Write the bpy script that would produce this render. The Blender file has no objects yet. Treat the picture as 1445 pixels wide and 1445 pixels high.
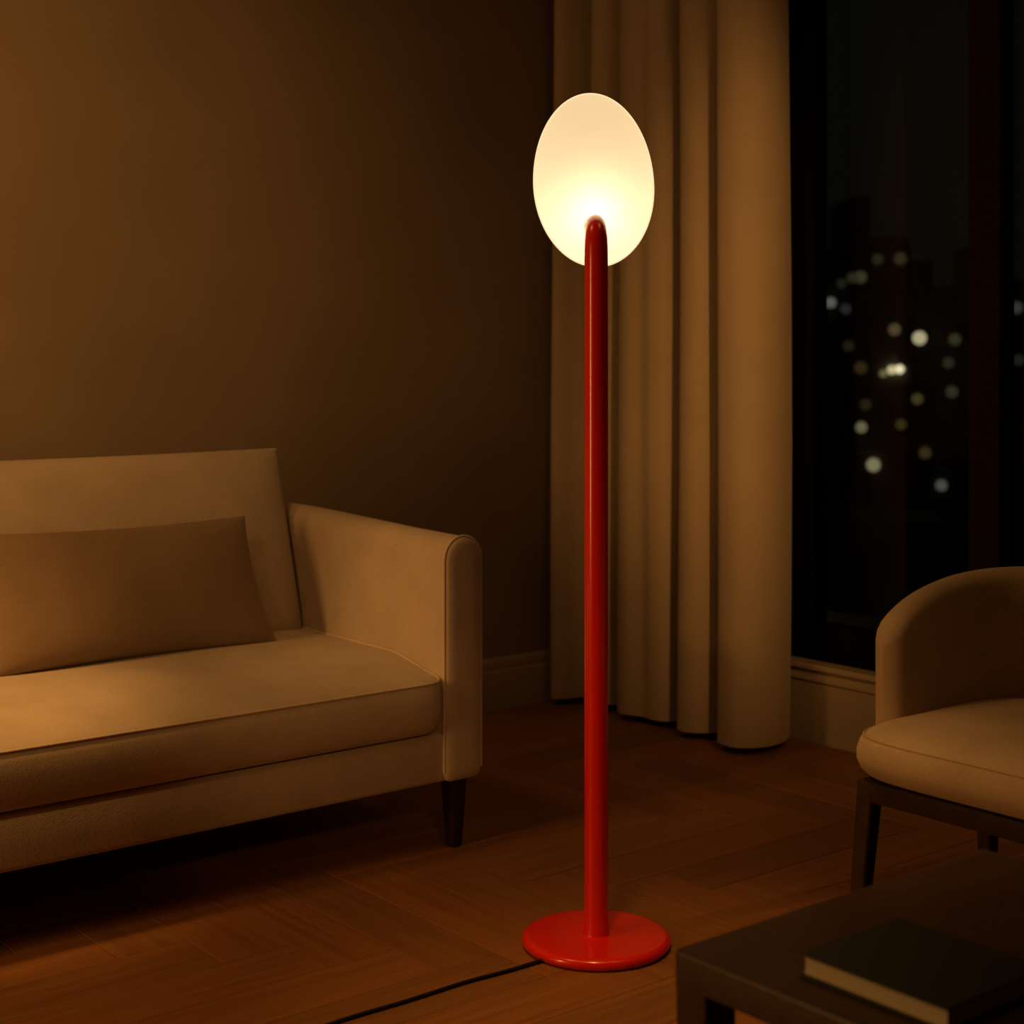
import bpy, bmesh, math, random
from mathutils import Vector, Matrix, noise
random.seed(7)
S = bpy.context.scene
C = S.collection
PI = math.pi

# ------------------------------------------------------------------ camera
F = 2250.0                      # focal length in pixels of a 1445 px frame
YAW = math.radians(51.2)        # angle of the view direction against the world Y / X walls
SN, CS = math.sin(YAW), math.cos(YAW)
EYE = 1.033
FWD = Vector((CS, SN, 0)); RGT = Vector((SN, -CS, 0))
cam_d = bpy.data.cameras.new('camera'); cam = bpy.data.objects.new('camera', cam_d); C.objects.link(cam)
cam_d.sensor_width = 36.0; cam_d.sensor_fit = 'HORIZONTAL'
cam_d.lens = 36.0 * F / 1445.0
cam_d.shift_y = -(722.5 - 500.0) / 1445.0
cam_d.clip_start = 0.05; cam_d.clip_end = 500
cam_d.dof.use_dof = True; cam_d.dof.focus_distance = 2.85; cam_d.dof.aperture_fstop = 4.8
cam.location = (0, 0, EYE); cam.rotation_euler = (PI / 2, 0, YAW - PI / 2)
S.camera = cam

# ------------------------------------------------------------------ world, exposure, added off-frame fill lights
W = bpy.data.worlds.new('night'); S.world = W; W.use_nodes = True
bg = W.node_tree.nodes['Background']; bg.inputs[0].default_value = (1.0, 0.95, 0.72, 1); bg.inputs[1].default_value = 0.0025
S.view_settings.view_transform = 'Standard'; S.view_settings.look = 'None'
S.view_settings.gamma = 1.0; S.view_settings.exposure = 0.0; S.view_settings.use_curve_mapping = False
S.cycles.use_denoising = True

def area(name, loc, target, sx, sy, watts, col, spread=PI):
    l = bpy.data.lights.new(name, 'AREA'); l.shape = 'RECTANGLE'; l.size = sx; l.size_y = sy
    l.energy = watts; l.color = col; l.spread = spread
    o = bpy.data.objects.new(name, l); C.objects.link(o); o.location = loc
    d = Vector(target) - Vector(loc); o.rotation_euler = d.to_track_quat('-Z', 'Y').to_euler()
    return o
WARM = (1.0, 0.455, 0.112)
def spot(name, loc, target, deg, blend, watts, col, rad=.05):
    l = bpy.data.lights.new(name, 'SPOT'); l.energy = watts; l.color = col; l.spot_size = math.radians(deg); l.spot_blend = blend; l.shadow_soft_size = rad
    o = bpy.data.objects.new(name, l); C.objects.link(o); o.location = loc
    d = Vector(target) - Vector(loc); o.rotation_euler = d.to_track_quat('-Z', 'Y').to_euler()
    return o
area('sofa_overhead_fill', (0.85, 2.60, 2.62), (1.30, 2.75, 0.3), 0.4, 0.4, 2.6, WARM, math.radians(110))  # unseen fill added above the sofa, no fixture behind it
area('chair_overhead_fill', (2.30, 1.50, 2.62), (2.30, 1.50, 0.0), 0.4, 0.4, 1.8, WARM)  # added overhead fill for the chair and its surroundings
area('pole_highlight_fill', (-0.55, 2.40, 0.95), (1.86, 2.08, 0.8), 0.05, 1.0, 13.0, WARM)  # unseen tall strip added to draw the highlight along the pole
spot('sofa_fill_spot', (0.30, 2.75, 1.30), (1.95, 2.78, .48), 22, 1.0, 28, WARM, .08)  # added beam that brightens the inner face of the armrest
spot('seat_fill_spot', (0.75, 2.60, 2.30), (1.06, 2.90, .38), 25, 1.0, 102, WARM, .08)  # added pool of light on the seat cushion
spot('front_fill_spot', (0.80, 0.50, 1.30), (1.75, 2.65, .22), 20, 1.0, 22, WARM, .08)  # unseen beam added to lift the sofa front
spot('floor_fill_spot', (1.25, 1.60, 2.62), (1.74, 1.71, 0), 33, 1.0, 80, WARM, .08)  # added pool of light on the floor around the lamp base
spot('curtain_fill_spot', (1.20, 0.00, 2.10), (3.03, 2.68, 1.06), 15, 1.0, 150, WARM, .05).scale = (1, 2.3, 1)  # added beam, stretched upright, that brightens the nearest curtain fold
spot('wall_fill_spot', (-0.30, 1.60, 2.30), (0.90, 3.65, 1.60), 60, 1.0, 120, WARM, .08)  # unseen wash added to lighten the back wall

# ------------------------------------------------------------------ materials
def new_mat(name):
    m = bpy.data.materials.new(name); m.use_nodes = True
    nt = m.node_tree; return m, nt, nt.nodes['Principled BSDF']
def N(nt, t, **kw):
    n = nt.nodes.new(t)
    for k, v in kw.items(): setattr(n, k, v)
    return n
def simple(name, col, rough=0.5, spec=0.5, coat=0.0, metallic=0.0):
    m, nt, b = new_mat(name)
    b.inputs['Base Color'].default_value = (*col, 1); b.inputs['Roughness'].default_value = rough
    b.inputs['Specular IOR Level'].default_value = spec; b.inputs['Coat Weight'].default_value = coat
    b.inputs['Coat Roughness'].default_value = 0.12; b.inputs['Metallic'].default_value = metallic
    return m
def fabric(name, col, scale=380.0, bump=0.25, var=0.17, sheen=0.15):
    m, nt, b = new_mat(name); L = nt.links.new
    tc = N(nt, 'ShaderNodeTexCoord')
    n1 = N(nt, 'ShaderNodeTexNoise'); n1.inputs['Scale'].default_value = 9; n1.inputs['Detail'].default_value = 4
    n2 = N(nt, 'ShaderNodeTexNoise'); n2.inputs['Scale'].default_value = scale; n2.inputs['Detail'].default_value = 2
    L(tc.outputs['Object'], n1.inputs['Vector']); L(tc.outputs['Object'], n2.inputs['Vector'])
    ad = N(nt, 'ShaderNodeMath', operation='ADD'); L(n1.outputs['Fac'], ad.inputs[0]); L(n2.outputs['Fac'], ad.inputs[1])
    mr = N(nt, 'ShaderNodeMapRange'); mr.inputs['From Min'].default_value = 0.6; mr.inputs['From Max'].default_value = 1.4
    mr.inputs['To Min'].default_value = 1 - var; mr.inputs['To Max'].default_value = 1 + var
    L(ad.outputs[0], mr.inputs['Value'])
    mx = N(nt, 'ShaderNodeVectorMath', operation='SCALE'); mx.inputs[0].default_value = col; L(mr.outputs[0], mx.inputs['Scale'])
    L(mx.outputs[0], b.inputs['Base Color'])
    bp = N(nt, 'ShaderNodeBump'); bp.inputs['Strength'].default_value = bump; bp.inputs['Distance'].default_value = 0.002
    L(n2.outputs['Fac'], bp.inputs['Height']); L(bp.outputs[0], b.inputs['Normal'])
    b.inputs['Roughness'].default_value = 0.92; b.inputs['Specular IOR Level'].default_value = 0.2
    b.inputs['Sheen Weight'].default_value = sheen; b.inputs['Sheen Roughness'].default_value = 0.5
    return m
def wood(name, dark, light, scale=(3, 60, 60), rough=0.42, spec=0.4):
    m, nt, b = new_mat(name); L = nt.links.new
    tc = N(nt, 'ShaderNodeTexCoord'); mp = N(nt, 'ShaderNodeMapping'); mp.inputs['Scale'].default_value = scale
    L(tc.outputs['Object'], mp.inputs['Vector'])
    n = N(nt, 'ShaderNodeTexNoise'); n.inputs['Scale'].default_value = 1; n.inputs['Detail'].default_value = 6; n.inputs['Distortion'].default_value = 0.6
    L(mp.outputs[0], n.inputs['Vector'])
    r = N(nt, 'ShaderNodeValToRGB'); r.color_ramp.elements[0].position = 0.3; r.color_ramp.elements[1].position = 0.7
    r.color_ramp.elements[0].color = (*dark, 1); r.color_ramp.elements[1].color = (*light, 1)
    L(n.outputs['Fac'], r.inputs[0]); L(r.outputs[0], b.inputs['Base Color'])
    b.inputs['Roughness'].default_value = rough; b.inputs['Specular IOR Level'].default_value = spec
    return m
def plaster(name, c0, c1):
    m, nt, b = new_mat(name); L = nt.links.new
    tc = N(nt, 'ShaderNodeTexCoord')
    n = N(nt, 'ShaderNodeTexNoise'); n.inputs['Scale'].default_value = 1.6; n.inputs['Detail'].default_value = 7; n.inputs['Roughness'].default_value = 0.6
    L(tc.outputs['Object'], n.inputs['Vector'])
    r = N(nt, 'ShaderNodeValToRGB'); r.color_ramp.elements[0].position = 0.3; r.color_ramp.elements[1].position = 0.7
    r.color_ramp.elements[0].color = (*c0, 1); r.color_ramp.elements[1].color = (*c1, 1)
    L(n.outputs['Fac'], r.inputs[0]); L(r.outputs[0], b.inputs['Base Color'])
    n2 = N(nt, 'ShaderNodeTexNoise'); n2.inputs['Scale'].default_value = 45; n2.inputs['Detail'].default_value = 4
    L(tc.outputs['Object'], n2.inputs['Vector'])
    bp = N(nt, 'ShaderNodeBump'); bp.inputs['Strength'].default_value = 0.05; bp.inputs['Distance'].default_value = 0.01
    L(n2.outputs['Fac'], bp.inputs['Height']); L(bp.outputs[0], b.inputs['Normal'])
    b.inputs['Roughness'].default_value = 0.9; b.inputs['Specular IOR Level'].default_value = 0.15
    return m
def emitter(name, col, strength):
    m, nt, b = new_mat(name)
    b.inputs['Base Color'].default_value = (0.02, 0.02, 0.02, 1)
    b.inputs['Emission Color'].default_value = (*col, 1); b.inputs['Emission Strength'].default_value = strength
    return m

M_wall = plaster('wall_plaster', (0.215, 0.165, 0.12), (0.27, 0.21, 0.155))
M_deep = plaster('dark_plaster', (0.10, 0.085, 0.07), (0.14, 0.12, 0.10))  # for the unseen walls, kept dark to cut bounce light
M_ceil = plaster('ceiling_plaster', (0.20, 0.18, 0.16), (0.24, 0.22, 0.19))
M_trim = simple('trim_paint', (0.34, 0.28, 0.21), 0.5, 0.3)
M_sofa = fabric('sofa_linen', (0.50, 0.42, 0.34))
M_pipe = fabric('sofa_piping', (0.62, 0.51, 0.40))
M_pillow = fabric('pillow_linen', (0.27, 0.195, 0.13))
M_curtain = fabric('curtain_linen', (0.46, 0.37, 0.27), scale=300, var=0.07)
M_chair = fabric('chair_fabric', (0.44, 0.35, 0.26))
M_darkwood = wood('dark_walnut', (0.020, 0.010, 0.006), (0.038, 0.019, 0.011), rough=0.6, spec=0.25)
M_table = wood('espresso_table', (0.042, 0.021, 0.010), (0.075, 0.038, 0.018), scale=(4, 70, 70), rough=0.42)
M_mull = wood('mullion_wood', (0.015, 0.0085, 0.005), (0.022, 0.012, 0.007), rough=0.8, spec=0.08)
M_black = simple('black_frame', (0.004, 0.004, 0.004), 0.9, 0.04)
M_red = simple('red_lacquer', (0.80, 0.018, 0.008), 0.25, 0.5, 0.35)
M_cord = simple('black_rubber', (0.008, 0.007, 0.006), 0.5, 0.3)
M_cover = simple('book_cloth', (0.040, 0.046, 0.030), 0.75, 0.2)
M_pages = simple('book_pages', (0.62, 0.56, 0.44), 0.9, 0.1)
M_conc = plaster('terrace_concrete', (0.20, 0.22, 0.20), (0.30, 0.32, 0.29))
def tower_mat():
    m, nt, b = new_mat('tower_facade'); L = nt.links.new
    tc = N(nt, 'ShaderNodeTexCoord'); mp = N(nt, 'ShaderNodeMapping'); mp.inputs['Rotation'].default_value = (PI/2, 0, 0)
    br = N(nt, 'ShaderNodeTexBrick'); br.offset = 0; br.inputs['Scale'].default_value = 1; br.inputs['Brick Width'].default_value = 1.7
    br.inputs['Row Height'].default_value = 3.1; br.inputs['Mortar Size'].default_value = .45
    br.inputs['Color1'].default_value = (.01, .012, .014, 1); br.inputs['Color2'].default_value = (.02, .02, .02, 1); br.inputs['Mortar'].default_value = (.12, .11, .10, 1)
    L(tc.outputs['Object'], mp.inputs[0]); L(mp.outputs[0], br.inputs['Vector']); L(br.outputs['Color'], b.inputs['Base Color'])
    b.inputs['Roughness'].default_value = .6; return m
M_tower = tower_mat()

def floor_mat():
    m, nt, b = new_mat('oak_parquet'); L = nt.links.new
    at = N(nt, 'ShaderNodeAttribute', attribute_name='tone')
    uv = N(nt, 'ShaderNodeUVMap', uv_map='grain')
    mp = N(nt, 'ShaderNodeMapping'); mp.inputs['Scale'].default_value = (2.5, 55, 1); L(uv.outputs[0], mp.inputs['Vector'])
    n = N(nt, 'ShaderNodeTexNoise'); n.inputs['Scale'].default_value = 1; n.inputs['Detail'].default_value = 6; n.inputs['Distortion'].default_value = 0.8
    L(mp.outputs[0], n.inputs['Vector'])
    r = N(nt, 'ShaderNodeValToRGB'); r.color_ramp.elements[0].position = 0.25; r.color_ramp.elements[1].position = 0.75
    r.color_ramp.elements[0].color = (0.21, 0.088, 0.026, 1); r.color_ramp.elements[1].color = (0.32, 0.138, 0.042, 1)
    L(n.outputs['Fac'], r.inputs[0])
    mx = N(nt, 'ShaderNodeMix', data_type='RGBA', blend_type='MULTIPLY'); mx.inputs['Factor'].default_value = 1
    L(r.outputs[0], mx.inputs['A']); L(at.outputs['Color'], mx.inputs['B'])
    L(mx.outputs['Result'], b.inputs['Base Color'])
    b.inputs['Roughness'].default_value = 0.46; b.inputs['Specular IOR Level'].default_value = 0.35
    return m
M_floor = floor_mat()

def glass_mat():
    m = bpy.data.materials.new('window_glass'); m.use_nodes = True; nt = m.node_tree; L = nt.links.new
    nt.nodes.remove(nt.nodes['Principled BSDF'])
    tr = N(nt, 'ShaderNodeBsdfTransparent'); tr.inputs[0].default_value = (0.93, 0.95, 0.93, 1)
    gl = N(nt, 'ShaderNodeBsdfGlossy'); gl.inputs['Roughness'].default_value = 0.0
    fr = N(nt, 'ShaderNodeFresnel'); fr.inputs[0].default_value = 1.22
    mx = N(nt, 'ShaderNodeMixShader'); L(fr.outputs[0], mx.inputs[0]); L(tr.outputs[0], mx.inputs[1]); L(gl.outputs[0], mx.inputs[2])
    L(mx.outputs[0], nt.nodes['Material Output'].inputs['Surface'])
    return m
M_glass = glass_mat()

def shade_mat(name, glow, strength, tl):
    m = bpy.data.materials.new(name); m.use_nodes = True; nt = m.node_tree; L = nt.links.new
    nt.nodes.remove(nt.nodes['Principled BSDF'])
    t = N(nt, 'ShaderNodeBsdfTranslucent'); t.inputs[0].default_value = (*tl, 1)
    e = N(nt, 'ShaderNodeEmission'); e.inputs[0].default_value = (*glow, 1); e.inputs[1].default_value = strength
    a = N(nt, 'ShaderNodeAddShader'); L(t.outputs[0], a.inputs[0]); L(e.outputs[0], a.inputs[1])
    L(a.outputs[0], nt.nodes['Material Output'].inputs['Surface'])
    return m
M_shade = shade_mat('opal_glass', (1.0, 0.70, 0.36), 0.72, (0.13, 0.12, 0.10))
M_rim = shade_mat('opal_rim', (1.0, 0.78, 0.45), 0.92, (0.13, 0.12, 0.10))

# ------------------------------------------------------------------ helpers
ROOT = {}
def obj(name, bm, mat, parent=None, smooth=True, angle=40):
    """link a bmesh given in world coordinates as ONE mesh object"""
    org = ROOT.get(parent.name, Vector((0, 0, 0))) if parent else Vector((0, 0, 0))
    bmesh.ops.translate(bm, verts=bm.verts, vec=-org)
    bmesh.ops.recalc_face_normals(bm, faces=bm.faces)
    me = bpy.data.meshes.new(name); bm.to_mesh(me); bm.free()
    me.materials.append(mat)
    if smooth:
        for p in me.polygons: p.use_smooth = True
        me.set_sharp_from_angle(angle=math.radians(angle))
    o = bpy.data.objects.new(name, me); C.objects.link(o)
    if parent: o.parent = parent
    ROOT[o.name] = org
    return o
def thing(name, label, cat, loc, group=None):
    o = bpy.data.objects.new(name, None); C.objects.link(o); o.location = loc; o.empty_display_size = 0.1
    ROOT[o.name] = Vector(loc)
    return tag(o, label, cat, group)
def tag(o, label, cat, group=None):
    o['label'] = label; o['category'] = cat
    if group: o['group'] = group
    return o
def struct(o): o['kind'] = 'structure'; return o

def box(bm, lo, hi, bev=0.0, seg=2):
    x0, y0, z0 = lo; x1, y1, z1 = hi
    v = [bm.verts.new(p) for p in ((x0,y0,z0),(x1,y0,z0),(x1,y1,z0),(x0,y1,z0),(x0,y0,z1),(x1,y0,z1),(x1,y1,z1),(x0,y1,z1))]
    f = [bm.faces.new([v[i] for i in q]) for q in ((0,3,2,1),(4,5,6,7),(0,1,5,4),(1,2,6,5),(2,3,7,6),(3,0,4,7))]
    if bev > 0:
        es = list({e for q in f for e in q.edges})
        bmesh.ops.bevel(bm, geom=es, offset=bev, segments=seg, profile=0.5, affect='EDGES')
    return bm
def loft(bm, rings, cap0=True, cap1=True, closed=True):
    vs = [[bm.verts.new(p) for p in r] for r in rings]
    n = len(vs[0])
    for a, b in zip(vs, vs[1:]):
        for i in range(n if closed else n - 1):
            j = (i + 1) % n
            bm.faces.new((a[i], a[j], b[j], b[i]))
    if cap0: bm.faces.new(vs[0])
    if cap1: bm.faces.new(list(reversed(vs[-1])))
    return vs
def lathe(bm, prof, centre, n=64):
    cx, cy, cz = centre
    loft(bm, [[(cx + r*math.cos(2*PI*i/n), cy + r*math.sin(2*PI*i/n), cz + z) for i in range(n)] for r, z in prof])
def tube(bm, pts, rad, n=12, closed=False, cap=True):
    pts = [Vector(p) for p in pts]; m = len(pts)
    rad = rad if isinstance(rad, (list, tuple)) else [rad] * m
    tang = []
    for i in range(m):
        a = pts[i-1] if (i or closed) else pts[0]; b = pts[(i+1) % m] if (i < m-1 or closed) else pts[-1]
        tang.append((b - a).normalized())
    up = Vector((0, 0, 1)) if abs(tang[0].z) < 0.9 else Vector((1, 0, 0))
    nrm = (up - tang[0] * up.dot(tang[0])).normalized(); rings = []
    for p, t, r in zip(pts, tang, rad):
        nrm = (nrm - t * nrm.dot(t)).normalized(); bi = t.cross(nrm)
        rings.append([p + nrm * (r*math.cos(2*PI*k/n)) + bi * (r*math.sin(2*PI*k/n)) for k in range(n)])
    if closed: rings.append(rings[0]); vs = loft(bm, rings, False, False); bmesh.ops.remove_doubles(bm, verts=bm.verts, dist=1e-6)
    else: loft(bm, rings, cap, cap)
def rrect(x0, y0, x1, y1, r, k=6):
    out = []
    for cx, cy, a0 in ((x1-r, y1-r, 0), (x0+r, y1-r, 90), (x0+r, y0+r, 180), (x1-r, y0+r, 270)):
        for i in range(k + 1):
            a = math.radians(a0 + 90 * i / k); out.append((cx + r*math.cos(a), cy + r*math.sin(a)))
    return out
def densify(loop, step):
    out = []
    for (a, b) in zip(loop, loop[1:] + loop[:1]):
        d = math.hypot(b[0]-a[0], b[1]-a[1]); n = max(1, int(d / step))
        for i in range(n): out.append((a[0] + (b[0]-a[0])*i/n, a[1] + (b[1]-a[1])*i/n))
    return out
def catmull(P, per=10):
    out = []
    for i in range(len(P) - 1):
        p0, p1, p2, p3 = P[max(i-1, 0)], P[i], P[i+1], P[min(i+2, len(P)-1)]
        for j in range(per):
            t = j / per
            out.append(tuple(0.5*((2*b) + (-a+c)*t + (2*a-5*b+4*c-d)*t*t + (-a+3*b-3*c+d)*t**3) for a, b, c, d in zip(p0, p1, p2, p3)))
    out.append(tuple(P[-1])); return out
def smooth01(t): t = min(1, max(0, t)); return t*t*(3-2*t)

def pillow(name, w, h, t, mtx, mat, parent, concave=0.03, ear=0.0, n=28, pipe=None, pipe_mat=None, droop=0.0, expo=0.5):
    """two puffed sheets sewn along one seam; local x = width, z = height, y = thickness"""
    bm = bmesh.new(); par = [math.sin(PI/2*(-1 + 2*i/n)) for i in range(n+1)]
    def P(u, v, s):
        x = w/2*(u - concave*u*abs(u)**3*(1-v*v)); z = h/2*(v - concave*1.2*v*abs(v)**3*(1-u*u))
        x -= w * droop * u * (v + 1) / 2 if u > 0 else 0
        y = s*t/2*((1-u**2)**expo)*((1-v**2)**expo)
        y *= 1 - 0.12*v
        y += s*.006*noise.noise((x*5 + w*9, z*6, s*3.0))*(1-u**4)*(1-v**4)
        return mtx @ Vector((x, y, z))
    g = {}
    for s in (1, -1):
        for i, u in enumerate(par):
            for j, v in enumerate(par):
                edge = i in (0, n) or j in (0, n)
                if edge and s == -1: g[i, j, s] = g[i, j, 1]
                else: g[i, j, s] = bm.verts.new(P(u, v, s))
        for i in range(n):
            for j in range(n):
                q = [g[i, j, s], g[i+1, j, s], g[i+1, j+1, s], g[i, j+1, s]]
                bm.faces.new(q if s == 1 else q[::-1])
    o = obj(name, bm, mat, parent, angle=80)
    if pipe:
        loop = [P(u, -1, 1) for u in par] + [P(1, v, 1) for v in par[1:]] + [P(u, 1, 1) for u in par[::-1][1:]] + [P(-1, v, 1) for v in par[::-1][1:-1]]
        b2 = bmesh.new(); tube(b2, loop, pipe, 8, closed=True); obj('piping', b2, pipe_mat, o, angle=80)
    return o

# ------------------------------------------------------------------ setting
X0, X1, Y0, Y1, ZC = -1.6, 3.30, -1.6, 3.65, 2.70

def build_floor():
    bm = bmesh.new(); tone = bm.loops.layers.color.new('tone'); uv = bm.loops.layers.uv.new('grain')
    w, n = 0.13, 5; L = n * w; ox = 1.444; oy = 2.287 + (n + 1) * w; rnd = random.Random(3)
    def plank(x0, x1, y0, y1, along_x):
        if x1 < X0 or x0 > X1 or y1 < Y0 or y0 > Y1: return
        g, d = 0.0006, 0.0012
        cl = lambda x, y: (min(max(x, X0 - .02), X1 + .02), min(max(y, Y0 - .02), Y1 + .02))
        top = [cl(x0+g+d, y0+g+d), cl(x1-g-d, y0+g+d), cl(x1-g-d, y1-g-d), cl(x0+g+d, y1-g-d)]
        low = [cl(x0+g, y0+g), cl(x1-g, y0+g), cl(x1-g, y1-g), cl(x0+g, y1-g)]
        if abs(top[0][0]-top[2][0]) < .004 or abs(top[0][1]-top[2][1]) < .004: return
        tv = [bm.verts.new((*p, 0)) for p in top]; lv = [bm.verts.new((*p, -d)) for p in low]; bv = [bm.verts.new((*p, -0.012)) for p in low]
        fs = [bm.faces.new(tv)]
        for i in range(4):
            j = (i + 1) % 4
            fs += [bm.faces.new((lv[i], lv[j], tv[j], tv[i])), bm.faces.new((bv[i], bv[j], lv[j], lv[i]))]
        t = rnd.uniform(0.88, 1.12); h = rnd.uniform(-.03, .03); u0, v0 = rnd.uniform(0, 50), rnd.uniform(0, 50)
        for f in fs:
            for lp in f.loops:
                lp[tone] = (t*(1+h), t, t*(1-h), 1); p = lp.vert.co
                lp[uv].uv = ((p.x + u0, p.y + v0) if along_x else (p.y + u0, p.x + v0))
    for m in range(-6, 7):
        for k in range(-70, 71):
            bx, by = ox + (k + 2*n*m) * w, oy - k * w
            plank(bx, bx + L, by - w, by, True)
            plank(bx, bx + w, by - w - L, by - w, False)
    v = [bm.verts.new(p) for p in ((X0-.02, Y0-.02, -.010), (X1+.02, Y0-.02, -.010), (X1+.02, Y1+.02, -.010), (X0-.02, Y1+.02, -.010))]
    f = bm.faces.new(v)
    for lp in f.loops: lp[tone] = (.15, .15, .15, 1)
    return struct(obj('floor', bm, M_floor, smooth=False))
build_floor()
def slab(name, lo, hi, mat): return struct(obj(name, box(bmesh.new(), lo, hi), mat, smooth=False))
slab('ceiling', (X0-.2, Y0-.2, ZC), (X1+.2, Y1+.2, ZC+.15), M_ceil)
slab('wall_back', (X0-.2, Y1, -.05), (X1+.2, Y1+.2, ZC), M_wall)
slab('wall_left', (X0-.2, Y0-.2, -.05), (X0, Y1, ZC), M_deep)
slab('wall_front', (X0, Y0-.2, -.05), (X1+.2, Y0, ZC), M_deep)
WT = 2.45                                                         # window head
bm = bmesh.new()
box(bm, (X1, 2.95, -.05), (X1+.2, Y1, ZC)); box(bm, (X1, Y0, -.05), (X1+.2, 0.95, ZC))
box(bm, (X1, 0.95, WT), (X1+.2, 2.95, ZC)); box(bm, (X1, 0.95, -.05), (X1+.2, 2.95, .200))
struct(obj('wall_right', bm, M_wall, smooth=False))

def moulding(name, prof, a, b, nrm):
    """extrude a (distance from wall, height) profile from a to b"""
    bm = bmesh.new(); nx, ny = nrm
    loft(bm, [[(p[0] + nx*n, p[1] + ny*n, z) for n, z in prof] for p in (a, b)])
    return struct(obj(name, bm, M_trim, angle=30))
base_prof = [(0, 0), (.018, 0), (.018, .105), (.016, .112), (.012, .116), (.012, .128), (.010, .138), (.005, .146), (0, .150)]
moulding('baseboard_back', base_prof, (X0, Y1), (X1, Y1), (0, -1))
sill_prof = [(0, 0), (.018, 0), (.018, .158), (.021, .162), (.026, .166), (.026, .172), (.021, .176), (.019, .186), (.026, .194), (.034, .198), (.034, .207), (.030, .211), (-.02, .211), (-.02, .2), (0, .2)]
moulding('baseboard_right', sill_prof, (X1, Y0), (X1, Y1-.018), (-1, 0))

def window(name, y0, y1, lab):
    """black frame of head, cill and two jambs with one tall pane"""
    root = bpy.data.objects.new(name, None); C.objects.link(root); root.location = (X1+.06, (y0+y1)/2, .211); ROOT[name] = root.location.copy(); struct(root)
    xf, xb, xg = (X1+.03, X1+.09, X1+.055) if name == 'window_1' else (X1+.012, X1+.040, X1+.026); b, h = .095, .08
    bm = bmesh.new()
    box(bm, (xf, y0, .211), (xb, y1, .211+b), .004); box(bm, (xf, y0, WT-h), (xb, y1, WT), .004)
    jr = .012 if name == 'window_2' else .085
    box(bm, (xf, y1-jr, .211+b), (xb, y1, WT-h), .004)
    if name == 'window_1': box(bm, (xb-.002, y1-.006, .205), (X1+.205, y1, WT))  # thin black lining added to hide the lit wall reveal
    box(bm, (xf, y0, .211+b), (xb, y0+.05, WT-h), .004)
    box(bm, (xf-.012, y1-jr*.45, .211), (xf, y1, WT-.002), .003)
    obj('window_frame', bm, M_black, root)
    bm = bmesh.new(); box(bm, (xg, y0+.045, .211+b-.005), (xg+.006, y1-jr+.005, WT-h+.005))
    obj('glass_pane', bm, M_glass, root, smooth=False)
window('window_1', 2.26, 2.95, '')
window('window_2', 0.95, 2.240, '')
post = struct(obj('trim_1', box(bmesh.new(), (X1-.012, 2.229, .211), (X1+.030, 2.318, WT), .002), M_black))  # black colour stands in for the shaded side of the mullion
obj('mullion_front', box(bmesh.new(), (X1-.020, 2.230, .211), (X1-.011, 2.317, WT), .003), M_mull, post)

# ------------------------------------------------------------------ outside: terrace ledge and the city
slab('terrace_ledge', (X1+.2, -1.0, .10), (X1+.75, 4.2, .20), M_conc)

def at(px, py, d):
    return FWD*d + RGT*((px-722.0)/F*d) + Vector((0, 0, EYE - (py-500.0)/F*d))
def tower(px0, px1, ytop, d, depth, label, cols, bay=3.2):
    c = at((px0+px1)/2, 500, d); w = (px1-px0)/F*d; ztop = EYE - (ytop-500)/F*d; zb = -34.0
    root = thing('tower_block', label, 'building', (c.x, c.y, zb), 'dark towers across the city')
    rm = Matrix.Translation(Vector((c.x, c.y, 0))) @ Matrix.Rotation(YAW - PI/2, 4, 'Z')
    bm = bmesh.new(); box(bm, (-w/2, 0, zb), (w/2, depth, ztop))
    if ztop > 0: box(bm, (-w*.2, depth*.3, ztop), (w*.15, depth*.7, ztop+2.2))
    bmesh.ops.transform(bm, matrix=rm, verts=bm.verts); obj('facade', bm, M_tower, root, smooth=False)
    return root
TW = [(1118, 1203, 352, 62, 12, 'dark tower block seen beside the black window jamb', 4),
      (1210, 1284, 335, 70, 14, 'tallest dark tower block with a pair of dim lights near its roof', 4),
      (1294, 1370, 425, 78, 12, 'dark tower block carrying the bright lone round light', 4),
      (1380, 1500, 395, 86, 14, 'dark tower block seen past the brown window post', 5),
      (1196, 1372, 738, 38, 4, 'low black building close below the lit towers', 8)]
for t in TW: tower(*t)

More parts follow.
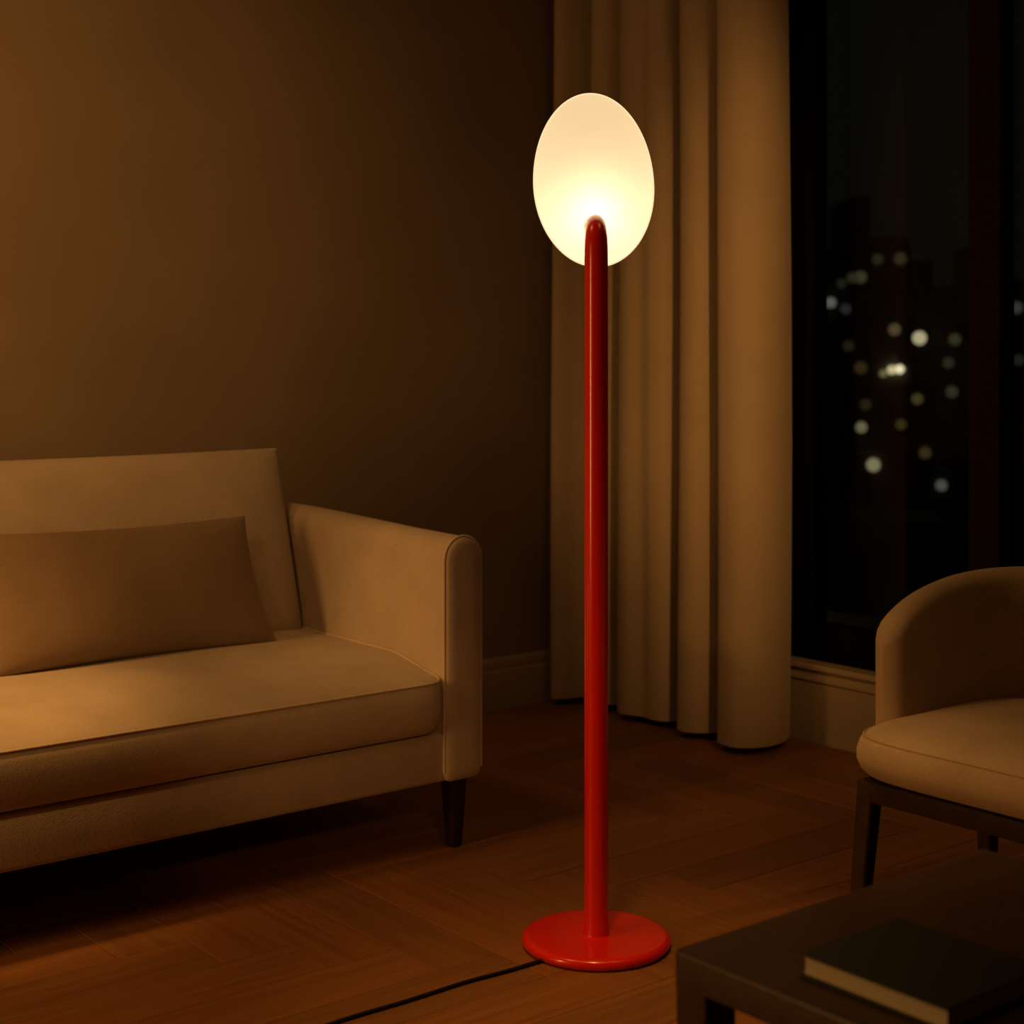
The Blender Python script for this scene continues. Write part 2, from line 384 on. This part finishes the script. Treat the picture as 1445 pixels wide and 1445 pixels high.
LG = 'blurred city lights beyond the window'
CL = [ # px, py, diameter px, (r,g,b), label
 (1172, 427, 17, (.080,.082,.078), 'cool grey city light touching the black window jamb'),
 (1193, 436, 17, (.016,.014,.014), 'dim purplish city light just below the grey one at the jamb'),
 (1214, 391, 20, (.030,.026,.014), 'dim olive city light, brightest of the faint upper row'),
 (1202, 392, 17, (.018,.016,.009), 'faint olive light overlapping the upper row of city lights'),
 (1187, 400, 16, (.010,.009,.006), 'very faint city light at the jamb end of the upper row'),
 (1238, 366, 18, (.014,.012,.006), 'faint city light, lower of the topmost pair on the tallest tower'),
 (1270, 365, 20, (.019,.017,.008), 'faint olive city light highest on the tallest tower'),
 (1262, 465, 19, (.060,.042,.020), 'muted amber city light between the two bright ones'),
 (1297, 477, 22, (.360,.310,.190), 'bright cream city light standing alone near the glass centre'),
 (1347, 479, 19, (.026,.023,.011), 'dim olive city light level with the bright lone one'),
 (1197, 488, 18, (.011,.009,.005), 'very faint brown city light over the dark jamb tower'),
 (1258, 522, 20, (.300,.250,.130), 'bright yellow city light, inner one of the brightest pair'),
 (1269, 521, 20, (.460,.400,.240), 'brightest cream city light, outer one of the brightest pair'),
 (1246, 527, 17, (.070,.058,.026), 'small fading light on the jamb side of the brightest pair'),
 (1338, 512, 18, (.016,.015,.010), 'faint grey city light under the dim olive one'),
 (1294, 563, 18, (.040,.030,.011), 'dim brown city light below the bright lone one'),
 (1343, 553, 19, (.022,.021,.014), 'faint grey city light near the brown window post'),
 (1214, 519, 20, (.024,.014,.005), 'dim rust brown city light beside the brightest pair'),
 (1221, 571, 18, (.014,.010,.005), 'very faint brown light above the pale middle one'),
 (1215, 603, 18, (.110,.095,.050), 'pale olive city light midway down the glass'),
 (1271, 599, 17, (.028,.018,.006), 'dim brown city light beside the pale middle one'),
 (1232, 656, 22, (.170,.145,.080), 'lowest pale round city light over the black building'),
 (1305, 639, 19, (.030,.019,.006), 'dim rust city light low over the black building'),
 (1328, 685, 18, (.055,.056,.050), 'cool grey city light at the black building roof line'),
 (1434, 434, 19, (.026,.028,.026), 'dim grey city light in the second pane past the post'),
 (1437, 508, 18, (.010,.010,.008), 'very faint city light lower in the second pane'),
]
for px, py, dia, col, lab in CL:
    cand = [t for t in TW[:4] if t[0] <= px <= t[1]] or [min(TW[:4], key=lambda t: min(abs(px-t[0]), abs(px-t[1])))]
    d = cand[0][3]
    g = .62 if 'brightest pair' in lab and dia > 16 and 'rust' not in lab else .86
    r = dia / 2 / F * d * g; p = at(px, py, d - r + .02); col = tuple(c / g**1.6 for c in col)
    bm = bmesh.new(); bmesh.ops.create_uvsphere(bm, u_segments=20, v_segments=12, radius=r)
    bmesh.ops.translate(bm, verts=bm.verts, vec=p)
    tag(obj('city_light', bm, emitter('city_glow', col, 1.0)), lab, 'city light', LG)

# ------------------------------------------------------------------ curtain
def build_curtain():
    P = [(.30,3.625),(.235,3.62),(.265,3.575),(.255,3.53),(.20,3.50),(.12,3.47),(.08,3.44),(.12,3.405),(.19,3.395),(.225,3.37),(.20,3.335),(.14,3.315),
         (.16,3.285),(.225,3.275),(.245,3.235),(.232,3.19),(.238,3.15),(.215,3.115),(.13,3.10),(.09,3.07),(.14,3.05),(.225,3.055),(.255,3.03),(.25,2.985),
         (.20,2.955),(.13,2.945),(.09,2.92),(.13,2.895),(.215,2.905),(.272,2.885),(.285,2.835),(.275,2.785),(.235,2.745),(.175,2.735),(.12,2.755),(.07,2.80)]
    KN = [(2.70, 2.765), (2.735, 2.79), (2.785, 2.83), (2.905, 2.925), (3.055, 3.085), (3.275, 3.335), (3.395, 3.48), (3.63, 3.61)]
    def rm(y):
        for (a, c), (b, d) in zip(KN, KN[1:]):
            if a <= y <= b: return c + (d - c)*(y - a)/(b - a)
        return y
    path = catmull([(n, rm(y)) for n, y in P[1:]], 8)
    bm = bmesh.new(); zs = [.022, .024, .05, .4, .8, 1.2, 1.6, 2.0, 2.35, 2.698]
    rings = []
    for z in zs:
        k = (z / 2.7)
        ring = []
        for i, (n, y) in enumerate(path):
            wob = .006*math.sin(y*23 + z*2.1) * (1-k)
            nn = .185 + (n - .185) * (1.04 - .10*k) + wob
            yy = 3.18 + (y - 3.18) * (1.0 + .012*math.sin(z*1.7)) 
            yy = min(yy, Y1-.022)
            hem = .004 if z < .04 and i % 1 == 0 else 0
            ring.append((X1 - nn, yy, z))
        rings.append(ring)
    loft(bm, rings, False, False, closed=False)
    o = obj('curtain', bm, M_curtain, angle=180)
    md = o.modifiers.new('thick', 'SOLIDIFY'); md.thickness = .004; md.offset = 0
    return tag(o, 'floor-length beige curtain hanging in deep folds beside the dark window', 'curtain')
build_curtain()

# ------------------------------------------------------------------ sofa
XR, XI, YF, YB, ZB = 2.044, 1.950, 2.644, 3.50, .150
XL = 0.02
def build_sofa():
    root = thing('sofa', 'beige upholstered sofa with a long bench seat and slim dark legs', 'sofa', ((XL+XR)/2, (YF+YB)/2, 0))
    # base frame (front rail) and back
    obj('base_frame', box(bmesh.new(), (XL+.09, YF+.006, ZB), (XI+.012, YB-.01, .252), .010, 3), M_sofa, root)
    obj('back_frame', box(bmesh.new(), (XL+.09, 3.405, .245), (XI+.012, YB, .655), .03, 4), M_sofa, root)
    # arms: stadium section swept front to back, a piped front face
    for x0, x1 in ((XL, XL+.094), (XI, XR)):
        def sec(y, ins, k=10):
            r = (x1-x0)/2 - ins; cx = (x0+x1)/2; zt = .655 + .020*smooth01((y-YF)/.7) - ins; rb = .014
            pts = [(cx + r*math.cos(PI*i/k), zt - r + r*math.sin(PI*i/k)) for i in range(k+1)]
            zb = ZB + ins
            pts += [(cx-r, zb+rb+.2), (cx-r, zb+rb), (cx-r+rb*.3, zb+rb*.3), (cx-r+rb, zb), (cx+r-rb, zb), (cx+r-rb*.3, zb+rb*.3), (cx+r, zb+rb), (cx+r, zb+rb+.2)]
            return [(x, y, z) for x, z in pts]
        bm = bmesh.new()
        loft(bm, [sec(YF-.004, .024), sec(YF-.003, .010), sec(YF, .003), sec(YF+.004, 0), sec(YF+.05, 0), sec(YF+.2, 0), sec(YF+.4, 0), sec(YF+.6, 0), sec(YB-.02, 0), sec(YB-.004, .008), sec(YB, .02)])
        arm = obj('armrest', bm, M_sofa, root, angle=60)
        bm = bmesh.new(); loop = sec(YF+.0035, -.0008); tube(bm, loop[:11], .0028, 8)
        low = [loop[10], (loop[10][0], loop[10][1], .45), (loop[10][0], loop[10][1], ZB+.02)]; tube(bm, low, .0028, 8)
        low = [loop[0], (loop[0][0], loop[0][1], .45), (loop[0][0], loop[0][1], ZB+.02)]; tube(bm, low, .0028, 8)
        obj('piping', bm, M_pipe, arm)
    # bench seat cushion: crowned top falling to the piped front edge
    sx0, sx1, sy0, sy1 = XL+.097, XI-.003, YF-.012, 3.40
    def edge(y): return .362 + .034*smooth01((y - sy0)/.22)
    rings = []
    def ring(ins, z0=None, top=0.0):
        lp = densify(rrect(sx0+ins*.5, sy0+ins, sx1-ins*.5, sy1-ins, max(.042-ins*.2, .012)), .03)
        return lp
    base = densify(rrect(sx0, sy0, sx1, sy1, .045), .03)
    cx, cy = (sx0+sx1)/2, (sy0+sy1)/2
    def shr(p, ins, insx=None):
        insx = ins if insx is None else insx
        hx, hy = (sx1-sx0)/2, (sy1-sy0)/2
        return (cx + (p[0]-cx)*(hx-insx)/hx, cy + (p[1]-cy)*(hy-ins)/hy)
    for ins, f in ((.030, 0), (.010, .05), (.002, .18), (-.004, .40), (-.006, .60), (-.004, .82), (0, 1)):
        r = []
        for p in base:
            q = shr(p, ins, max(ins, 0)); e = edge(p[1]); r.append((q[0], q[1], .253 + (e-.253)*f))
        rings.append(r)
    for ins, lift in ((.006, .0035), (.018, .008), (.04, .015), (.08, .024), (.14, .031), (.22, .036), (.30, .038), (.355, .038)):
        r = []
        for p in base:
            q = shr(p, ins); back = smooth01((q[1]-sy0)/.26)
            r.append((q[0], q[1], edge(p[1]) + lift*(1 - .75*smooth01((p[1]-sy0)/.2)) + .002*math.sin(q[0]*9)*back))
        rings.append(r)
    bm = bmesh.new(); loft(bm, rings)
    seat = obj('seat_cushion', bm, M_sofa, root, angle=80)
    front = [(p[0], p[1], edge(p[1])) for p in base]
    b2 = bmesh.new(); tube(b2, front, .0026, 8, closed=True); obj('piping', b2, M_pipe, seat, angle=80)
    # two loose back cushions, leaning
    tilt = math.atan2(.116, .419)
    for xa, xb in ((XL+.10, 1.012), (1.022, XI-.004)):
        m = Matrix.Translation(Vector(((xa+xb)/2, 3.262, .595))) @ Matrix.Rotation(-tilt, 4, 'X')
        pillow('back_cushion', xb-xa, .44, .165, m, M_sofa, root, concave=.012, n=32, pipe=.0022, pipe_mat=M_pipe, expo=.33)
    for x, y in ((2.005, YF+.045), (2.005, YB-.045), (XL+.04, YF+.045), (XL+.04, YB-.045)):
        bm = bmesh.new()
        loft(bm, [[(x + a*s, y + b*s, z) for a, b in rrect(-1, -1, 1, 1, .3, 3)] for s, z in ((.0115, 0), (.013, .004), (.022, ZB+.006))])
        obj('leg', bm, M_darkwood, root)
build_sofa()

def build_pillow():
    root = thing('throw_pillow', 'long brown lumbar pillow leaning against the sofa back cushion', 'pillow', (1.475, 3.07, .40))
    m = Matrix.Translation(Vector((1.475, 3.098, .536))) @ Matrix.Rotation(-math.radians(18), 4, 'X')
    pillow('pillow_cover', .635, .285, .115, m, M_pillow, root, concave=.05, n=28, pipe=.0018, pipe_mat=M_pillow, droop=.05, expo=.42)
build_pillow()

# ------------------------------------------------------------------ floor lamp
LX, LY = 1.863, 2.082
def build_lamp():
    root = thing('floor_lamp', 'glowing floor lamp with a red post and oval opal shade', 'lamp', (LX, LY, 0))
    bm = bmesh.new()
    lathe(bm, [(.118, 0), (.1255, .0015), (.1295, .006), (.1302, .010), (.129, .0145), (.1255, .018), (.120, .0198), (.113, .0205), (.06, .0205), (.022, .0205)], (LX, LY, 0), 96)
    obj('base', bm, M_red, root)
    # pole: straight, then bent back into the shade
    pts = [(LX, LY, .019)] + [(LX, LY, z) for z in (.025, .06, .2, .5, .8, 1.05, 1.18, 1.222)]
    R = .036; zc = 1.2285
    for i in range(1, 10):
        a = PI/2*i/9; h = R*(1-math.cos(a)); pts.append((LX + FWD.x*h, LY + FWD.y*h, zc + R*math.sin(a)))
    h = R + .020; pts.append((LX + FWD.x*h, LY + FWD.y*h, zc + R))
    rad = [.0245, .0222] + [.0209]*(5) + [.0207, .0205] + [.0205 - .0005*i for i in range(1, 10)] + [.0158]
    bm = bmesh.new(); tube(bm, pts, rad, 40)
    obj('pole', bm, M_red, root, angle=60)
    # shade: a thick egg-shaped lens of opal glass standing behind the pole tip
    cx, cy, cz = LX + FWD.x*.085, LY + FWD.y*.085, 1.330
    hw, up, dn, dep = .1070, .1650, .1450, .046
    cz = 1.337
    def outline(a):
        c, q = math.cos(a), math.sin(a)
        return hw*c - .006*q, (up if q > 0 else dn)*q
    n = 96; rings = []; prof = [math.radians(t) for t in (-89, -80, -68, -55, -40, -25, -12, 0, 12, 25, 40, 55, 68, 80, 89)]
    for t in prof:
        rr = []
        for i in range(n):
            a = 2*PI*i/n; ox, oz = outline(a); q = abs(math.cos(t))**.75
            dd = dep*math.sin(t)
            rr.append(Vector((cx, cy, cz)) + RGT*(ox*q) + Vector((0, 0, oz*q)) + FWD*dd)
        rings.append(rr)
    bm = bmesh.new(); loft(bm, rings)
    shade = obj('lamp_shade', bm, M_shade, root, angle=80)
    bm = bmesh.new()
    tube(bm, [Vector((cx, cy, cz)) + RGT*(outline(2*PI*i/n)[0]) + Vector((0, 0, outline(2*PI*i/n)[1])) for i in range(n)], .0022, 8, closed=True)
    obj('rim', bm, M_rim, shade)
    bm = bmesh.new()
    cp = catmull([(LX-.120, LY-.004, .0042), (LX-.20, LY-.002, .0034), (LX-.285, LY+.004, .0034), (LX-.40, LY+.002, .0034), (LX-.535, LY+.004, .0034), (LX-.75, LY-.01, .0034), (LX-1.05, LY+.03, .0034), (LX-1.6, LY+.14, .0034), (LX-2.3, LY+.05, .0034), (LX-2.9, LY+.18, .0034), (X0+.01, LY+.30, .0034)], 12)
    tube(bm, cp, .0032, 10)
    obj('power_cord', bm, M_cord, root)['label'] = 'thin black power cord'
    shade['label'] = 'glowing oval opal shade'
    # the lamp's own light: a bulb inside the shade near the pole tip, and the glow it throws into the room
    l = bpy.data.lights.new('bulb', 'POINT'); l.energy = 2.0; l.color = (1.0, .83, .58); l.shadow_soft_size = .008
    o = bpy.data.objects.new('bulb', l); C.objects.link(o); o.parent = root
    o.location = Vector((cx - LX, cy - LY, 1.288)) + FWD*.016
build_lamp()

# ------------------------------------------------------------------ tub chair
def build_chair():
    yc, hw = 1.372, .3175
    root = thing('tub_chair', 'tan upholstered tub chair on a dark wooden frame by the window', 'chair', (2.25, yc, 0))
    # curved back, from one wing round to the other
    path = []; xs, xr = 2.150, 2.575; n = 72
    for i in range(n+1):
        a = PI*(i/n) - PI/2                    # -90..90
        c, s = math.cos(a), math.sin(a); e = 2/3.2
        path.append((xs + (xr-xs)*abs(c)**e, yc - hw*math.copysign(abs(s)**e, s)))
    # even arc length
    dl = [0]
    for a, b in zip(path, path[1:]): dl.append(dl[-1] + math.hypot(b[0]-a[0], b[1]-a[1]))
    tot = dl[-1]; m = 90; pp = []
    ss = [tot*(.5 - .5*math.cos(PI*i/m))*.35 + tot*i/m*.65 for i in range(m+1)]
    for s in ss:
        k = next((j for j in range(len(dl)-1) if dl[j+1] >= s - 1e-9), len(dl)-2)
        t = (s-dl[k])/max(dl[k+1]-dl[k], 1e-9); pp.append((path[k][0]+(path[k+1][0]-path[k][0])*t, path[k][1]+(path[k+1][1]-path[k][1])*t))
    rings = []
    for i, (x, y) in enumerate(pp):
        a = pp[max(i-1, 0)]; b = pp[min(i+1, m)]; tx, ty = b[0]-a[0], b[1]-a[1]; L = math.hypot(tx, ty); nx, ny = -ty/L, tx/L
        d = min(ss[i], tot-ss[i]); q = min(1, d/.34)
        zt = .545 + .112*math.sqrt(max(0, 1-(1-q)**2.2)); zb = .352
        th = .028*math.sqrt(max(0.02, 1-(1-min(1, d/.034))**2)); rt = min(.026, th)
        prof = [(-th, zb+.01), (-th*.7, zb), (th*.7, zb), (th, zb+.01), (th, zb+.08), (th, zt-.10), (th, zt-rt)]
        prof += [(th*math.cos(PI*j/10), zt - rt + rt*math.sin(PI*j/10)) for j in range(1, 10)]
        prof += [(-th, zt-rt), (-th, zt-.10), (-th, zb+.08)]
        rings.append([(x+nx*o, y+ny*o, z) for o, z in prof])
    bm = bmesh.new(); loft(bm, rings)
    obj('backrest', bm, M_chair, root, angle=75)
    # seat cushion
    sx0, sx1, sy0, sy1 = 2.020, 2.545, yc-.316, yc+.316
    def lp(ins):
        out = []
        cxx, cyy, hx, hy = (sx0+sx1)/2, yc, (sx1-sx0)/2-ins, (sy1-sy0)/2-ins
        for i in range(96):
            a = 2*PI*i/96; c, s = math.cos(a), math.sin(a); e = 2/(6.5 if c < 0 else 3.2)
            out.append((cxx + hx*math.copysign(abs(c)**e, c), cyy + hy*math.copysign(abs(s)**e, s)))
        return out
    rings = []
    for ins, z in ((.06, .350), (.028, .351), (.014, .356), (.005, .366), (.000, .380), (.000, .396), (.004, .410), (.0085, .4185), (.0105, .4180), (.013, .4215), (.022, .4275), (.045, .434), (.08, .439), (.13, .4425), (.19, .444), (.25, .444)):
        rings.append([(x, y, z) for x, y in lp(ins)])
    bm = bmesh.new(); loft(bm, rings)
    seat = obj('seat', bm, M_chair, root, angle=75)
    bm = bmesh.new(); tube(bm, [(x, y, .4186) for x, y in lp(.0086)], .0016, 6, closed=True); obj('piping', bm, M_chair, seat)
    bm = bmesh.new()
    x0, x1, y0, y1 = 2.042, 2.39, yc-.283, yc+.283
    box(bm, (x0, y0, .316), (x0+.03, y1, .349), .004); box(bm, (x1-.03, y0, .316), (x1, y1, .349), .004)
    box(bm, (x0+.028, y0, .316), (x1-.028, y0+.03, .349), .004); box(bm, (x0+.028, y1-.03, .316), (x1-.028, y1, .349), .004)
    obj('seat_frame', bm, M_darkwood, root)
    for sx, sy in ((-1, 1), (-1, -1), (1, 1), (1, -1)):
        xt = x0+.017 if sx < 0 else x1-.014; yt = (y1-.016) if sy > 0 else (y0+.016)
        xb, yb = (xt-.022, yt+.02*sy) if sx < 0 else (xt+.012, yt+.006*sy)
        bm = bmesh.new()
        loft(bm, [[(xb+(xt-xb)*t + a*r, yb+(yt-yb)*t + b*r, z) for a, b in rrect(-1, -1, 1, 1, .35, 3)] for t, r, z in ((0, .010, 0), (.03, .0105, .006), (1, .0165, .345))])
        obj('leg', bm, M_darkwood, root)
build_chair()

# ------------------------------------------------------------------ coffee table and the book on it
def build_table():
    x0, x1, y0, y1, zt = 1.198, 1.752, 0.16, 1.216, .40
    root = thing('coffee_table', 'low dark wooden coffee table with square legs', 'table', ((x0+x1)/2, (y0+y1)/2, 0))
    bm = bmesh.new(); lp = rrect(x0, y0, x1, y1, .006, 5)
    cx, cy = (x0+x1)/2, (y0+y1)/2
    def ins(d): return [(cx+(x-cx)*(1-d/((x1-x0)/2)), cy+(y-cy)*(1-d/((y1-y0)/2))) for x, y in lp]
    loft(bm, [[(x, y, z) for x, y in ins(d)] for d, z in ((.003, zt-.038), (0, zt-.036), (0, zt-.004), (.0005, zt-.002), (.002, zt-.0005), (.004, zt))])
    obj('table_top', bm, M_table, root)
    for lx, ly in ((x0+.0245, y1-.0245), (x1-.0245, y1-.0245), (x0+.0245, y0+.0245), (x1-.0245, y0+.0245)):
        bm = bmesh.new()
        loft(bm, [[(lx+a*r, ly+b*r, z) for a, b in rrect(-1, -1, 1, 1, .18, 3)] for r, z in ((.019, 0), (.0205, .003), (.0235, zt-.037))])
        obj('leg', bm, M_table, root)
build_table()
def build_book():
    x0, x1, y0, y1, zb, zt = 1.2445, 1.4065, .9015, 1.0815, .4004, .4244
    root = thing('book', 'thick dark green hardcover book lying on the coffee table', 'book', ((x0+x1)/2, (y0+y1)/2, zb))
    obj('back_cover', box(bmesh.new(), (x0, y0, zb), (x1, y1, zb+.0028), .0008), M_cover, root)
    obj('front_cover', box(bmesh.new(), (x0, y0, zt-.0028), (x1, y1, zt), .0008), M_cover, root)
    bm = bmesh.new()
    loft(bm, [[(x1-.003+.006*math.sin(PI*i/10), y, zb+.001+(zt-zb-.002)*i/10) for i in range(11)] + [(x1-.006, y, zt-.001), (x1-.006, y, zb+.001)] for y in (y0, y1)])
    obj('spine', bm, M_cover, root)
    bm = bmesh.new()
    def sec(y): return [(x0+.004+.0015*math.sin(PI*i/8), y, zb+.0028+(zt-zb-.0056)*i/8) for i in range(9)] + [(x1-.005, y, zt-.0028), (x1-.005, y, zb+.0028)]
    loft(bm, [sec(y0+.004), sec(y1-.004)])
    obj('pages', bm, M_pages, root)['label'] = 'cream page block'
build_book()
